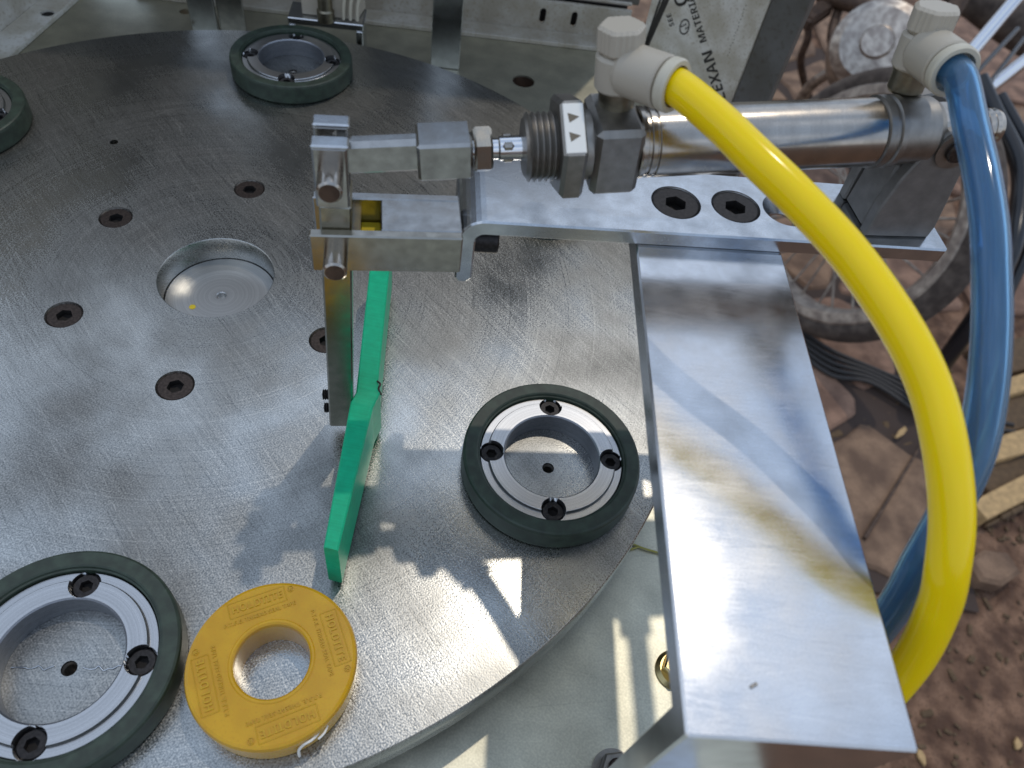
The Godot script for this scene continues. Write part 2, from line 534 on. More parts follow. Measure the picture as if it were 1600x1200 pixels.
func cloud_cover() -> Texture2D:
	var w := 512
	var h := 256
	var f := FastNoiseLite.new()
	f.seed = 4
	f.frequency = 1.5
	f.fractal_octaves = 5
	f.noise_type = FastNoiseLite.TYPE_SIMPLEX_SMOOTH
	var d := PackedByteArray()
	d.resize(w * h * 4)
	for y in h:
		var el := PI / 2 - PI * (y + 0.5) / h
		for x in w:
			var az := TAU * x / w
			var k := 0.0
			if el > 0.0:
				var p := V(cos(az) * cos(el), sin(el) * 1.6, sin(az) * cos(el))
				k = clampf((f.get_noise_3dv(p) + 0.10) * 2.6, 0.0, 1.0)
			var i := (y * w + x) * 4
			d[i] = 255; d[i + 1] = 253; d[i + 2] = 250; d[i + 3] = int(255.0 * k * 0.8)
	return ImageTexture.create_from_image(Image.create_from_data(w, h, false, Image.FORMAT_RGBA8, d))

# ---------------------------------------------------------------- setting
func ground() -> void:
	var soil := setting("ground", "brown earth of the yard strewn with chips")
	var g := G.new()
	g.quad(V(-40000, -762, -40000), V(40000, -762, -40000), V(40000, -762, 40000), V(-40000, -762, 40000), Vector3.UP)
	part(soil, "soil", g.mesh(), M.soil)
	var bed := G.new()
	bed.quad(V(150, -757, -2000), V(870, -757, -2000), V(870, -757, -330), V(150, -757, -330), Vector3.UP)
	part(soil, "joint_bed", bed.mesh(), mat("joint_soil", lin(0.055, 0.036, 0.028), 0.95))
	# crazy paving: Voronoi stones with open joints, each a stone of its own
	var pave := setting("paving", "irregular brown paving stones with dark joints")
	rng.seed = 77
	var seeds: Array[Vector2] = []
	var step := 215.0
	for ix in range(-2, 9):
		for iz in range(-1, 10):
			seeds.append(v2(330 + ix * step + (iz % 2) * step * 0.5 + rng.randf_range(-75, 75), -1750 + iz * step + rng.randf_range(-75, 75)))
	for k in seeds.size():
		var c := seeds[k]
		if c.x < 250 or c.y > -330 or c.x > 1500: continue
		if c.x > 830 + rng.randf_range(-20, 40) and c.y > -900: continue
		var poly := PackedVector2Array([c + v2(-400, -400), c + v2(400, -400), c + v2(400, 400), c + v2(-400, 400)])
		for j in seeds.size():
			if j == k or seeds[j].distance_to(c) > 640: continue
			var md := (seeds[j] + c) / 2.0
			var dr := (seeds[j] - c).normalized()
			md -= dr * rng.randf_range(6, 13)
			var nx := dr.orthogonal()
			var half := PackedVector2Array([md + nx * 2000, md - nx * 2000, md - nx * 2000 - dr * 3000, md + nx * 2000 - dr * 3000])
			var cut := Geometry2D.intersect_polygons(poly, half)
			if cut.is_empty(): break
			poly = cut[0]
		# worn, wavy edges
		var rough := PackedVector2Array()
		for j in poly.size():
			var a := poly[j]; var b := poly[(j + 1) % poly.size()]
			rough.append(a.lerp(b, 0.08))
			if a.distance_to(b) > 90: rough.append(a.lerp(b, 0.5) + (c - a.lerp(b, 0.5)).normalized() * rng.randf_range(-3, 12))
			rough.append(a.lerp(b, 0.92))
		var s := G.new()
		for j in rough.size(): rough[j] -= c
		s.prism(rough, -14, 12 + rng.randf_range(-3, 3), 5.0)
		part(pave, "paving_stone", s.mesh(), M["stone_%d" % rng.randi_range(0, 2)], V(c.x, -762, c.y))

func table() -> void:
	var t := thing("machine_table", "zinc plated machine table plate under the turntable, bolted and drilled", "machine table")
	var g := G.new()
	g.prism(PackedVector2Array([v2(-250, -262), v2(-158, -275), v2(170, -330), v2(212, -336), v2(222, -110), v2(251, 330), v2(-250, 330)]), -40, -30, 0.6)
	var plate := carved(g.mesh(), [[peg(7.2, -45, -20), V(97.9, 0, -248)], [peg(4.0, -45, -20), V(-112, 0, -206)], [peg(3.6, -45, -20), V(-128, 0, -250)], [peg(3.5, -45, -20), V(3.0, 0, -235)]])
	part(t, "plate", plate, M.base_zinc)
	var well := G.new()   # rusty thread seen down the big hole
	well.lathe([v2(7.1, -31), v2(7.1, -52), v2(0, -52)], 32)
	part(t, "threaded_hole", well.mesh(), M.rusty_tube, V(97.9, 0, -248))
	var lg := G.new()
	lg.cbox(Vector3.ZERO, V(40, 718, 40), 2)
	for c in [V(-220, -400, -220), V(180, -400, -260), V(190, -400, 290), V(-220, -400, 290)]: part(t, "leg", lg.mesh(), M.gray_paint, c)
	# white painted angle iron round the plate: back and left
	var r := thing("angle_rail", "white painted slotted angle rail along the far edge of the table", "rail", V(0, -30, -281.5), deg_to_rad(9.3))
	var fl := G.new()
	fl.cbox(V(0, 1.6, -8), V(330, 3, 16), 0.4)
	part(r, "flange", fl.mesh(), M.white_paint)
	var web := G.new()
	web.cbox(V(0, 12, -17.5), V(330, 22, 3), 0.4)
	var slots: Array = []
	var sl := G.new()
	var so := PackedVector2Array()
	for k in 13: so.append(v2(0, 3.2) + v2(cos(PI * k / 12), sin(PI * k / 12)) * 2.2)
	for k in 13: so.append(v2(0, -3.2) + v2(cos(PI + PI * k / 12), sin(PI + PI * k / 12)) * 2.2)
	sl.xf = Transform3D(Basis(Vector3.RIGHT, PI / 2), Vector3.ZERO)
	sl.prism(so, -5, 5, 0.0)
	for x in [-120.0, 104.0, 126.0]: slots.append([sl.mesh(), V(x, 12.5, -17.5)])
	part(r, "web", carved(web.mesh(), slots), M.white_paint)
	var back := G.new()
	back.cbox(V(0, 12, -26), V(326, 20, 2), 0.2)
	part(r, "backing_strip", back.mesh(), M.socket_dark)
	var p := thing("guard_panel", "grey sheet panel rising behind the far rail", "panel", V(0, -30, -281.5), deg_to_rad(9.3))
	var pg := G.new()
	pg.cbox(V(-40, 213, -24), V(420, 378, 2), 0.5)
	part(p, "sheet", pg.mesh(), M.gray_paint)
	var fold := G.new()
	fold.cbox(V(40, 25.2, -21.8), V(250, 2.2, 2.4), 0.6)
	part(p, "folded_lip", fold.mesh(), M.white_paint)
	var l := thing("angle_rail", "white painted slotted angle rail along the left edge of the table", "rail", V(-192, -30, -180), 0)
	var lf := G.new()
	lf.cbox(V(-9, 1.6, -10), V(18, 3, 190), 0.4)
	var hs := G.new()
	hs.prism(circle(4.0, 20), -6, 8, 0)
	part(l, "flange", carved(lf.mesh(), [[hs.mesh(), V(-5.5, 0, -31.5)], [hs.mesh(), V(-5.5, 0, -68)]]), M.bright_paint)
	for z in [-31.5, -68.0]: part(l, "rubber_plug", peg(3.8, 0.3, 2.0, 20), M.socket_dark, V(-5.5, 0, z))
	var lw := G.new()
	lw.cbox(V(-19.6, 13, -10), V(3, 26, 190), 0.5)
	part(l, "web", lw.mesh(), M.bright_paint)
	var ls := thing("guard_panel", "off white sheet panel beside the left rail", "panel", V(-216, -30, -180), 0)
	var lp := G.new()
	lp.cbox(V(-2, 125, 0), V(2, 248, 200), 0.5)
	part(ls, "sheet", lp.mesh(), M.white_paint)
	# flat bars standing behind the turntable
	var b := thing("flat_bar", "zinc plated upright flat bar behind the turntable, nearer the large black fitting", "bar", V(46, -30, -246), deg_to_rad(8))
	var bg := G.new()
	bg.cbox(V(0, 70, 0), V(18.5, 139.6, 4), 0.5)
	part(b, "bar", bg.mesh(), M.zinc)
	var a := thing("angle_post", "zinc plated upright angle post behind the turntable near the left corner", "post", V(-97, -30, -231), deg_to_rad(14))
	var ag := G.new()
	ag.cbox(V(-7.6, 70, 2.2), V(15.4, 139.6, 4), 0.5)
	part(a, "front_leaf", ag.mesh(), M.zinc)
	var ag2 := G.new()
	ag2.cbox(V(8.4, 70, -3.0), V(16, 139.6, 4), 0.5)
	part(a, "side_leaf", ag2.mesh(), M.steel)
	# bolts on the table beside the arm's foot
	var bolts := [["gold coloured hexagon flange nut on the table left of the arm plate", V(205.5, -30, 114.0)], ["dull round bolt head on the table at the foot of the arm", V(186.0, -30, 150.5)]]
	for k in 2:
		var n := thing("flange_nut" if k == 0 else "table_bolt", bolts[k][0], "nut" if k == 0 else "bolt", bolts[k][1], 0.3)
		var ng := G.new()
		ng.lathe([v2(3.0, 0), v2(7.0, 0), v2(7.0, 0.8), v2(5.6, 1.9), v2(3.0, 1.9)] if k == 0 else [v2(0, 0), v2(7, 0), v2(7, 0.9), v2(0, 0.9)], 40)
		part(n, "flange", ng.mesh(), M.bright_brass if k == 0 else M.dull_steel)
		var nh := G.new()
		nh.prism(hex(5.4), 1.0, 6.0, 0.6)
		part(n, "hexagon", nh.mesh(), M.bright_brass if k == 0 else M.dull_steel)
		var stud := G.new()
		stud.lathe([v2(2.9, 0), v2(2.9, 6.9), v2(2.4, 7.4), v2(0, 7.4)], 20)
		part(n, "stud", stud.mesh(), M.black_oxide)
	var sw := thing("dry_straw", "bent dry straw on the table at the turntable rim", "straw", V(192, -29.4, 69.4))
	var sg := G.new()
	sg.tube([V(-6, 0, -1.5), V(0, 0.2, 0), V(7, 0.1, 0.6)], 0.45, 6, 4)
	sg.tube([V(-5, 0, 1.5), V(-2, 0.2, -0.2)], 0.4, 6, 1)
	var sm := mat("straw", lin(0.36, 0.33, 0.08), 0.7)
	part(sw, "stalk", sg.mesh(), sm)

func turntable() -> void:
	var t := thing("turntable", "large round plated steel turntable plate with ground finish", "turntable")
	var g := G.new()
	g.lathe([v2(22.9, -14), v2(199.4, -14), v2(200, -13.4), v2(200, -0.6), v2(199.4, 0), v2(23.3, 0), v2(22.9, -0.4), v2(22.9, -14)], 256)
	var holes: Array = []
	for k in 6:
		var a := deg_to_rad(37.66 + 60.0 * k)
		holes.append([countersink(3.4, 6.9, -20, -4.0, 0.0), V(cos(a), 0, -sin(a)) * 57.93])
		var b := deg_to_rad(-22.24 - 60.0 * k)
		holes.append([peg(2.2, -20, 5, 28), V(cos(b), 0, -sin(b)) * 160.35])
	holes.append([peg(1.9, -6, 5, 24), V(-78.5, 0, -71.0)])
	part(t, "plate", carved(g.mesh(), holes), M.turntable_metal)
	var hub := G.new()
	hub.lathe([v2(22.5, -14), v2(22.5, -11.5), v2(2.2, -11.5), v2(1.8, -11.9), v2(1.8, -13.6), v2(0, -13.6)], 96)
	part(t, "shaft_end", hub.mesh(), M.turned_end)
	var fleck := G.new()
	fleck.prism(circle(1.35, 14), -11.5, -11.38, 0.02)
	part(t, "paint_speck", fleck.mesh(), M.yellow_paint, V(-8.6, 0, 9.5))
	var hd := socket_head(6.55, 3.1, 2.6)
	for k in 6:
		var a := deg_to_rad(37.66 + 60.0 * k)
		screw(t, "countersunk_screw", hd, M.black_oxide, V(cos(a) * 57.93, -0.45, -sin(a) * 57.93), 0.4 * k)
	var bore := G.new()
	bore.lathe([v2(2.15, -0.8), v2(1.7, -1.6), v2(1.7, -9), v2(0, -9)], 20)
	for k in 6:
		var b := deg_to_rad(-22.24 - 60.0 * k)
		part(t, "tapped_hole", bore.mesh(), M.dull_steel, V(cos(b), 0, -sin(b)) * 160.35)

func rings() -> void:
	# one ring holder: rubber tyre, turned flange with four counterbores, four cap screws
	var rub := G.new()
	rub.lathe([v2(25.9, 0.05), v2(31.2, 0.05), v2(31.9, 0.7), v2(32.0, 1.4), v2(31.9, 8.6), v2(31.6, 9.6), v2(31.0, 10.0), v2(27.1, 10.0), v2(26.6, 9.7), v2(26.4, 9.0), v2(25.9, 8.8), v2(25.9, 0.05)], 128)
	var fl := G.new()
	fl.lathe([v2(17.1, 0.0), v2(25.7, 0.0), v2(25.7, 7.4), v2(25.4, 7.7), v2(23.1, 7.7), v2(22.9, 7.9), v2(22.9, 8.7), v2(22.6, 9.0), v2(17.5, 9.0), v2(17.1, 8.6), v2(17.1, 0.0)], 128)
	var holes: Array = []
	for k in 4: holes.append([peg(4.3, 3.4, 12, 32), V(cos(TAU * k / 4), 0, -sin(TAU * k / 4)) * 21.6])
	var flange := carved(fl.mesh(), holes)
	var bore := G.new()
	bore.lathe([v2(17.4, 8.95), v2(17.0, 8.5), v2(17.0, 0.06)], 96)
	var hd := socket_head(3.95, 2.0, 2.2)
	var spec := [
		[-22.24, 8.5, "dark green rubber ring roller beside the arm plate, right of the green strip"],
		[-82.24, 10.0, "dark green rubber ring roller touching the yellow tape spool"],
		[-142.24, 9.0, "dark green rubber ring roller on the near left of the turntable, out of sight"],
		[-202.24, 8.0, "dark green rubber ring roller cut by the left edge beside the small hole"],
		[-262.24, 12.0, "dark green rubber ring roller at the far side of the turntable, in shade"],
		[-322.24, 9.0, "rubber ring roller behind the cylinder rod, mostly hidden by the bracket"]]
	var first: Node3D = null
	for s in spec:
		if s[0] == -142.24: continue
		var a := deg_to_rad(s[0])
		var at := V(cos(a), 0, -sin(a)) * 160.35
		if first:
			copy(first, s[2], at, deg_to_rad(s[1]))
			continue
		first = thing("ring_roller", s[2], "roller", at, deg_to_rad(s[1]), "ring rollers on the turntable")
		part(first, "rubber_ring", rub.mesh(), M.green_rubber)
		part(first, "flange", flange, M.turned_alu)
		part(first, "bore_wall", bore.mesh(), M.bore_steel)
		for k in 4:
			var p := V(cos(TAU * k / 4), 0, -sin(TAU * k / 4)) * 21.6
			p.y = 7.0
			screw(first, "cap_screw", hd, M.black_cap, p, 0.5 * k)
	# machining chatter left under the near left ring
	var b := deg_to_rad(-82.24)
	var w := thing("scratch_line", "ragged pale scratch line across the plate inside the nearest ring roller", "scratch", V(cos(b), 0, -sin(b)) * 160.35)
	rng.seed = 8
	var g := G.new()
	for sg in [-1.0, 1.0]:
		var q: Array = []
		for k in 9: q.append(V(sg * (4.0 + k * 1.35) + rng.randf_range(-0.5, 0.5), 0.02 + rng.randf_range(0, 0.16), -sg * (0.4 + k * 0.36) + rng.randf_range(-0.7, 0.7)))
		g.tube(q, 0.26, 6, 3)
	part(w, "burr", g.mesh(), M.zinc)

func support_arm() -> void:
	var a := thing("support_arm", "bright milled steel arm plate running towards the viewer, bent down to the table", "arm plate", V(193.3, 0, 168.75), deg_to_rad(7))
	var g := G.new()
	g.cbox(V(0, 91.5, -76.5), V(43.4, 7, 153), 0.5)
	part(a, "top_plate", g.mesh(), M.milled_plate)
	var l := G.new()
	l.cbox(V(0, 29.2, -3.75), V(43.0, 118.4, 7.1), 0.5)
	part(a, "front_leg", l.mesh(), M.milled_plate)
	var f := G.new()
	f.cbox(V(0, -27.0, 16), V(43.0, 6, 36), 0.5)
	part(a, "foot", f.mesh(), M.milled_plate)
	var nick := G.new()
	nick.tube([V(-8.5, 95.05, -9.2), V(-7.2, 95.12, -9.9)], 0.35, 6, 1)
	part(a, "dent", nick.mesh(), M.dull_steel)

func bracket() -> void:
	# bent strip: top face at 100, tab down at its left end
	var o := V(108.6, 100, 54.2)
	var b := thing("mounting_bracket", "zinc plated strip bracket with bent down tab, screwed across the arm plate", "bracket", o, deg_to_rad(12))
	var g := G.new()
	var pr := PackedVector2Array()   # (x, y) profile, extruded along z
	pr.append(v2(141.5, 0))
	for k in 9: pr.append(v2(6.0, -7.5) + v2(-sin(PI / 2 * k / 8), cos(PI / 2 * k / 8)) * 7.5)
	pr.append(v2(-1.5, -21.4)); pr.append(v2(-0.2, -23)); pr.append(v2(2.0, -23)); pr.append(v2(3.4, -21.4))
	for k in 7: pr.append(v2(6.0, -7.5) + v2(-cos(PI / 2 * k / 6), sin(PI / 2 * k / 6)) * 2.6)
	pr.append(v2(141.5, -4.9))
	g.xf = Transform3D(Basis(Vector3.RIGHT, PI / 2), V(0, 0, 0))
	for k in pr.size(): pr[k] = v2(pr[k].x, -pr[k].y)
	g.prism(pr, -29.5, -0.8, 0.5)
	var xs := [61.5, 79.7, 95.6]
	var holes: Array = []
	for x in xs: holes.append([countersink(3.6, 7.4, -10, -4.2, 0.0), V(x, 0, -14.6)])
	var z := part(b, "strip", carved(g.mesh(), holes), M.zinc)
	var hd := socket_head(7.1, 3.4, 2.6)
	for k in 2: screw(b, "countersunk_screw", hd, M.black_cap, V(xs[k], -0.35, -14.6), 0.3 + k)
	var sc := G.new()   # black cap screw under the bend
	sc.xf = Transform3D(Basis(Vector3.BACK, -PI / 2), V(3.3, -10.6, -6.4))
	sc.lathe([v2(4.2, 0), v2(4.2, 6.6), v2(3.8, 7), v2(0, 7)], 32)
	part(b, "cap_screw", sc.mesh(), M.black_cap)
	# clevis foot under the rear of the cylinder
	var f := thing("clevis_foot", "grey two cheeked clevis foot carrying the rear of the cylinder on the bracket", "clevis", V(221.6, 100.1, 25.1), deg_to_rad(15))
	var outline := [v2(0, 0), v2(20.4, 0), v2(20.6, 4), v2(16.6, 24), v2(15.8, 31), v2(13.4, 35), v2(9.5, 36.2), v2(5.5, 35), v2(3, 31), v2(0.2, 20), v2(-0.6, 10)]
	for s in 2:
		var c := G.new()
		c.xf = Transform3D(Basis(Vector3.RIGHT, PI / 2), V(0, 0, 0))
		var q := PackedVector2Array()
		for p in outline: q.append(v2(p.x, -p.y))
		c.prism(q, -3.6 - 16.6 * s, 0.4 - 16.6 * s, 0.5)
		part(f, "cheek", c.mesh(), M.clevis_gray)
	var base := G.new()
	base.cbox(V(8.6, 11.0, -9.9), V(16.6, 21.8, 12.4), 0.8)
	part(f, "web", base.mesh(), M.clevis_gray)
	var pin := G.new()
	pin.xf = Transform3D(Basis(Vector3.RIGHT, PI / 2), V(10, 30.5, 0))
	pin.lathe([v2(0, -23), v2(3.2, -23), v2(3.2, 2.4), v2(2.8, 2.9), v2(0, 2.9)], 28)
	part(f, "pivot_pin", pin.mesh(), M.black_oxide)
	var hg := G.new()
	hg.xf = Transform3D(Basis(Vector3.RIGHT, PI / 2), V(10, 30.5, 0))
	hg.lathe([v2(3.2, 0.4), v2(5.6, 0.4), v2(5.6, 1.4), v2(3.2, 1.4)], 28)
	part(f, "retaining_ring", hg.mesh(), M.dull_steel)

func linkage() -> void:
	var o := V(77, 0, 57)
	var yaw := deg_to_rad(15)
	# slotted block on the bracket's tab
	var k := thing("pivot_block", "steel fork block with a slot, fixed to the bent tab of the bracket", "block", o, yaw)
	var g := G.new()
	g.cbox(V(10.6, 93.8, 10.6), V(39.4, 12.4, 2.8), 0.4)
	part(k, "front_cheek", g.mesh(), M.warm_steel)
	g = G.new()
	g.cbox(V(10.6, 93.8, -4.6), V(39.4, 12.4, 2.8), 0.4)
	part(k, "rear_cheek", g.mesh(), M.steel)
	g = G.new()
	g.cbox(V(19.65, 93.82, 3.0), V(21.2, 12.3, 12.35), 0.3)
	part(k, "solid_end", g.mesh(), M.steel)
	g = G.new()
	g.cbox(V(6.2, 90.2, 3.0), V(5.6, 4.4, 12.0), 0.4)
	part(k, "yellow_pad", g.mesh(), M.yellow_paint)
	# lever
	var l := thing("lever", "upright flat steel lever with forked top, hanging through the slotted block", "lever", o, yaw)
	g = G.new()
	var lean := Transform3D(Basis(Vector3.BACK, deg_to_rad(-2.1)), V(-2.7, 94.0, 0))
	g.xf = lean
	g.cbox(V(0, -35.5, 3.1), V(8.0, 97, 12.1), 0.5)
	part(l, "bar", g.mesh(), M.yellow_zinc)
	for s in 2:
		g = G.new()
		g.cbox(V(-2.7, 115.3, 7.4 - 8.6 * s), V(8.2, 17.6, 3.5), 0.5)
		part(l, "fork_prong", g.mesh(), M.steel)
		g = G.new()
		g.cbox(V(-2.5, 124.55, 7.5 - 8.6 * s), V(8.8, 1.1, 4.2), 0.4)
		part(l, "burred_top", g.mesh(), M.chipped_white if s == 5 else M.zinc)
	for y in [94.2, 117.3]:
		g = G.new()
		g.xf = Transform3D(Basis(Vector3.RIGHT, PI / 2), V(-2.7, y, 0))
		var e := 19.5 if y < 100 else 17.0
		g.lathe([v2(0, -8), v2(3.1, -8), v2(3.1, e - 0.5), v2(2.6, e), v2(0, e)], 32)
		var pin := part(l, "pivot_pin", g.mesh(), M.nickel)
		g = G.new()
		g.xf = Transform3D(Basis(Vector3.RIGHT, PI / 2), V(-2.7, y, 0))
		g.lathe([v2(0, e - 0.1), v2(2.5, e - 0.1), v2(2.5, e + 0.06), v2(0, e + 0.06)], 28)
		part(pin, "burnt_end", g.mesh(), M.rusty_tube)
	for y in [16.5, 24.0]:
		g = G.new()
		g.xf = Transform3D(Basis(Vector3.BACK, PI / 2), V(-9.0, y, 5.4))
		g.lathe([v2(1.5, -1), v2(1.5, 0.4), v2(1.9, 0.6), v2(1.5, 1.0), v2(1.9, 1.4), v2(1.5, 1.8), v2(1.9, 2.2), v2(0, 2.6)], 20)
		part(l, "grub_screw", g.mesh(), M.black_cap)

func pneumatics() -> void:
	# cylinder: local y along the axis from the upper pin, local x up
	var ax := V(131.2, 11.5, -38.5).normalized()
	var u := (Vector3.UP - ax * ax.y).normalized()
	var c := thing("pneumatic_cylinder", "nickel plated round pneumatic cylinder lying over the bracket", "cylinder", V(77.8, 118, 60))
	c.basis = Basis(u, ax, u.cross(ax))
	var g := G.new()
	g.cbox(V(0, 8.8, 0), V(9.2, 22, 4.6), 1.2)
	part(c, "clevis_tongue", g.mesh(), M.steel)
	g = G.new()
	g.cbox(V(0, 24.8, 0), V(10.4, 13.6, 10.4), 0.7)
	part(c, "rod_end_block", g.mesh(), M.steel)
	g = G.new()
	g.prism(hex(5.9, 0.2), 32.0, 36.6, 0.6)
	part(c, "lock_nut", g.mesh(), M.warm_steel)
	g = G.new()
	g.lathe([v2(0, 30), v2(2.6, 30), v2(2.6, 38.2), v2(3.0, 38.6), v2(3.0, 46), v2(0, 46)], 28)
	part(c, "piston_rod", g.mesh(), M.chrome)
	g = G.new()
	g.cbox(V(0, 40.6, 0), V(5.4, 3.0, 5.4), 0.6)
	part(c, "rod_flats", g.mesh(), M.nickel)
	g = G.new()
	var th: Array = [v2(0, 44.6), v2(7.0, 44.6), v2(7.7, 45.2)]
	for k in 5: th.append_array([v2(8.5, 45.6 + k * 1.5), v2(7.6, 46.35 + k * 1.5), v2(8.5, 47.0 + k * 1.5)])
	th.append(v2(8.0, 54))
	g.lathe(th, 48)
	part(c, "front_thread", g.mesh(), M.dull_steel)
	g = G.new()
	g.prism(hex(13.4, deg_to_rad(-65.0)), 52.6, 58.6, 1.0)
	var nut := part(c, "mounting_nut", g.mesh(), M.dull_steel)
	# worn white flat with two stamped triangles, tilted toward the camera
	g = G.new()
	var flat := Basis(Vector3.UP, deg_to_rad(35.0))
	g.xf = Transform3D(flat, Vector3.ZERO)
	g.cbox(V(11.5, 55.6, 0), V(0.5, 5.0, 12.2), 0.2)
	part(nut, "worn_flat", g.mesh(), M.chipped_white)
	for s in 2:
		g = G.new()
		g.xf = Transform3D(flat * Basis(Vector3(0, 1, 0), Vector3(1, 0, 0), Vector3(0, 0, -1)), flat * V(11.7, 55.6, 2.6 - 4.6 * s))
		var tr := PackedVector2Array([v2(-1.5, -1.1), v2(1.3, -0.1), v2(-1.2, 1.3)])
		g.prism(tr, 0, 0.12, 0.02)
		part(nut, "stamped_mark", g.mesh(), M.stamp_ink)
	g = G.new()
	g.lathe([v2(0, 58.6), v2(8.6, 58.6), v2(8.6, 61), v2(0, 61)], 40)
	part(c, "collar", g.mesh(), M.dull_steel)
	g = G.new()
	g.cbox(V(0, 67.0, 0), V(18.6, 12.2, 18.6), 1.4)
	part(c, "front_cover", g.mesh(), M.dull_steel)
	g = G.new()
	g.lathe([v2(0, 73.1), v2(8.7, 73.1), v2(8.9, 73.5), v2(8.9, 74.6), v2(8.3, 74.9), v2(8.3, 75.6), v2(8.8, 75.9), v2(8.8, 77.0), v2(8.3, 77.3), v2(8.3, 77.8)], 64)
	part(c, "crimp_ring", g.mesh(), M.nickel)
	g = G.new()
	g.lathe([v2(8.3, 77.6), v2(8.75, 77.9), v2(8.75, 137.0), v2(8.3, 137.4)], 96)
	part(c, "barrel", g.mesh(), M.nickel)
	g = G.new()
	g.lathe([v2(8.3, 137.2), v2(9.3, 137.6), v2(9.4, 139.4), v2(8.7, 139.9), v2(8.7, 140.6), v2(9.3, 141), v2(9.3, 142.6), v2(8.5, 143), v2(8.5, 152), v2(7.4, 154), v2(0, 154)], 64)
	part(c, "rear_cover", g.mesh(), M.dull_steel)
	g = G.new()
	g.cbox(V(-1, 151.5, 0), V(12.6, 17, 10.8), 1.0)
	part(c, "rear_eye", g.mesh(), M.nickel)
	g = G.new()
	th = [v2(0, 158), v2(4.2, 158)]
	for k in 6: th.append_array([v2(4.9, 160 + k * 2.0), v2(4.4, 160.8 + k * 2.0), v2(4.9, 161.6 + k * 2.0)])
	th.append_array([v2(4.4, 173), v2(0, 173)])
	g.lathe(th, 36)
	part(c, "rear_thread", g.mesh(), M.nickel)
	rng.seed = 5
	g = G.new()   # faint, illegible rating print on the barrel
	for k in 17:
		if k in [4, 9, 12]: continue
		var th0 := 0.50
		g.xf = Transform3D(Basis(Vector3.UP, -th0), Vector3.ZERO)
		g.cbox(V(8.76, 118.0 + k * 1.02, rng.randf_range(-0.06, 0.06)), V(0.06, rng.randf_range(0.5, 0.85), rng.randf_range(0.8, 1.25)), 0.02)
	part(c, "rating_print", g.mesh(), M.stamp_ink)
	fitting("ivory elbow speed fitting on the rod end of the cylinder, holding the yellow hose", V(141.0, 132.6, 37.6), V(-0.16, 0.98, -0.06), V(0.80, -0.03, 0.55), 0.2, 14.0)
	fitting("ivory elbow speed fitting on the rear of the cylinder, holding the blue hose", V(215.3, 139.4, 12.0), V(-0.10, 0.99, -0.12), V(0.26, -0.05, 0.95), 0.5, 13.6)

func fitting(label: String, at: Vector3, up: Vector3, out: Vector3, turn: float, reach: float) -> void:
	var f := thing("elbow_fitting", label, "fitting", at, 0.0, "elbow fittings on the cylinder")
	up = up.normalized()
	out = (out - up * out.dot(up)).normalized() * 0.985 + up * out.dot(up)
	var side := out.cross(up).normalized()
	f.basis = Basis(side.cross(up).normalized() * -1.0, up, side) if false else Basis(out.slide(up).normalized(), up, out.slide(up).normalized().cross(up))
	var g := G.new()
	g.lathe([v2(0, -2), v2(4.0, -2), v2(4.5, -1.2), v2(4.5, 3.4), v2(4.9, 3.6), v2(4.9, 4.6), v2(0, 4.6)], 40)
	part(f, "threaded_stem", g.mesh(), M.brass_dull)
	g = G.new()
	g.lathe([v2(0, 4.2), v2(5.2, 4.2), v2(5.7, 4.8), v2(5.7, 12.0), v2(5.0, 12.7), v2(4.4, 12.8), v2(4.4, 14), v2(0, 14)], 48)
	part(f, "body", g.mesh(), M.ivory_plastic)
	g = G.new()
	var kn := PackedVector2Array()
	for k in 48:
		var w := fmod(TAU * k / 48, PI / 3) - PI / 6
		var rr := 5.75 * lerpf(1.0, cos(PI / 6) / cos(w), 0.75) + (0.12 if k % 2 else -0.12)
		kn.append(v2(cos(TAU * k / 48 + turn), sin(TAU * k / 48 + turn)) * rr)
	g.prism(kn, 13.0, 19.2, 0.7)
	part(f, "adjuster_knob", g.mesh(), M.ivory_plastic)
	g = G.new()
	var q := Basis(Vector3(0, 0, 1), Vector3(1, 0, 0), Vector3(0, 1, 0))   # lathe axis along local x
	g.xf = Transform3D(q, V(0, 9.4, 0))
	g.lathe([v2(0, 1), v2(5.3, 1), v2(6.1, 3), v2(6.1, reach - 1.2), v2(5.7, reach - 0.7), v2(4.9, reach - 0.6), v2(4.9, reach), v2(0, reach)], 48)
	part(f, "elbow_socket", g.mesh(), M.ivory_plastic)
	g = G.new()
	g.xf = Transform3D(q, V(0, 9.4, 0))
	g.lathe([v2(4.8, reach - 0.1), v2(5.9, reach), v2(6.1, reach + 0.4), v2(6.1, reach + 2.0), v2(5.7, reach + 2.6), v2(4.7, reach + 2.6), v2(4.7, reach - 0.1)], 48)
	part(f, "release_collar", g.mesh(), M.ivory_light)

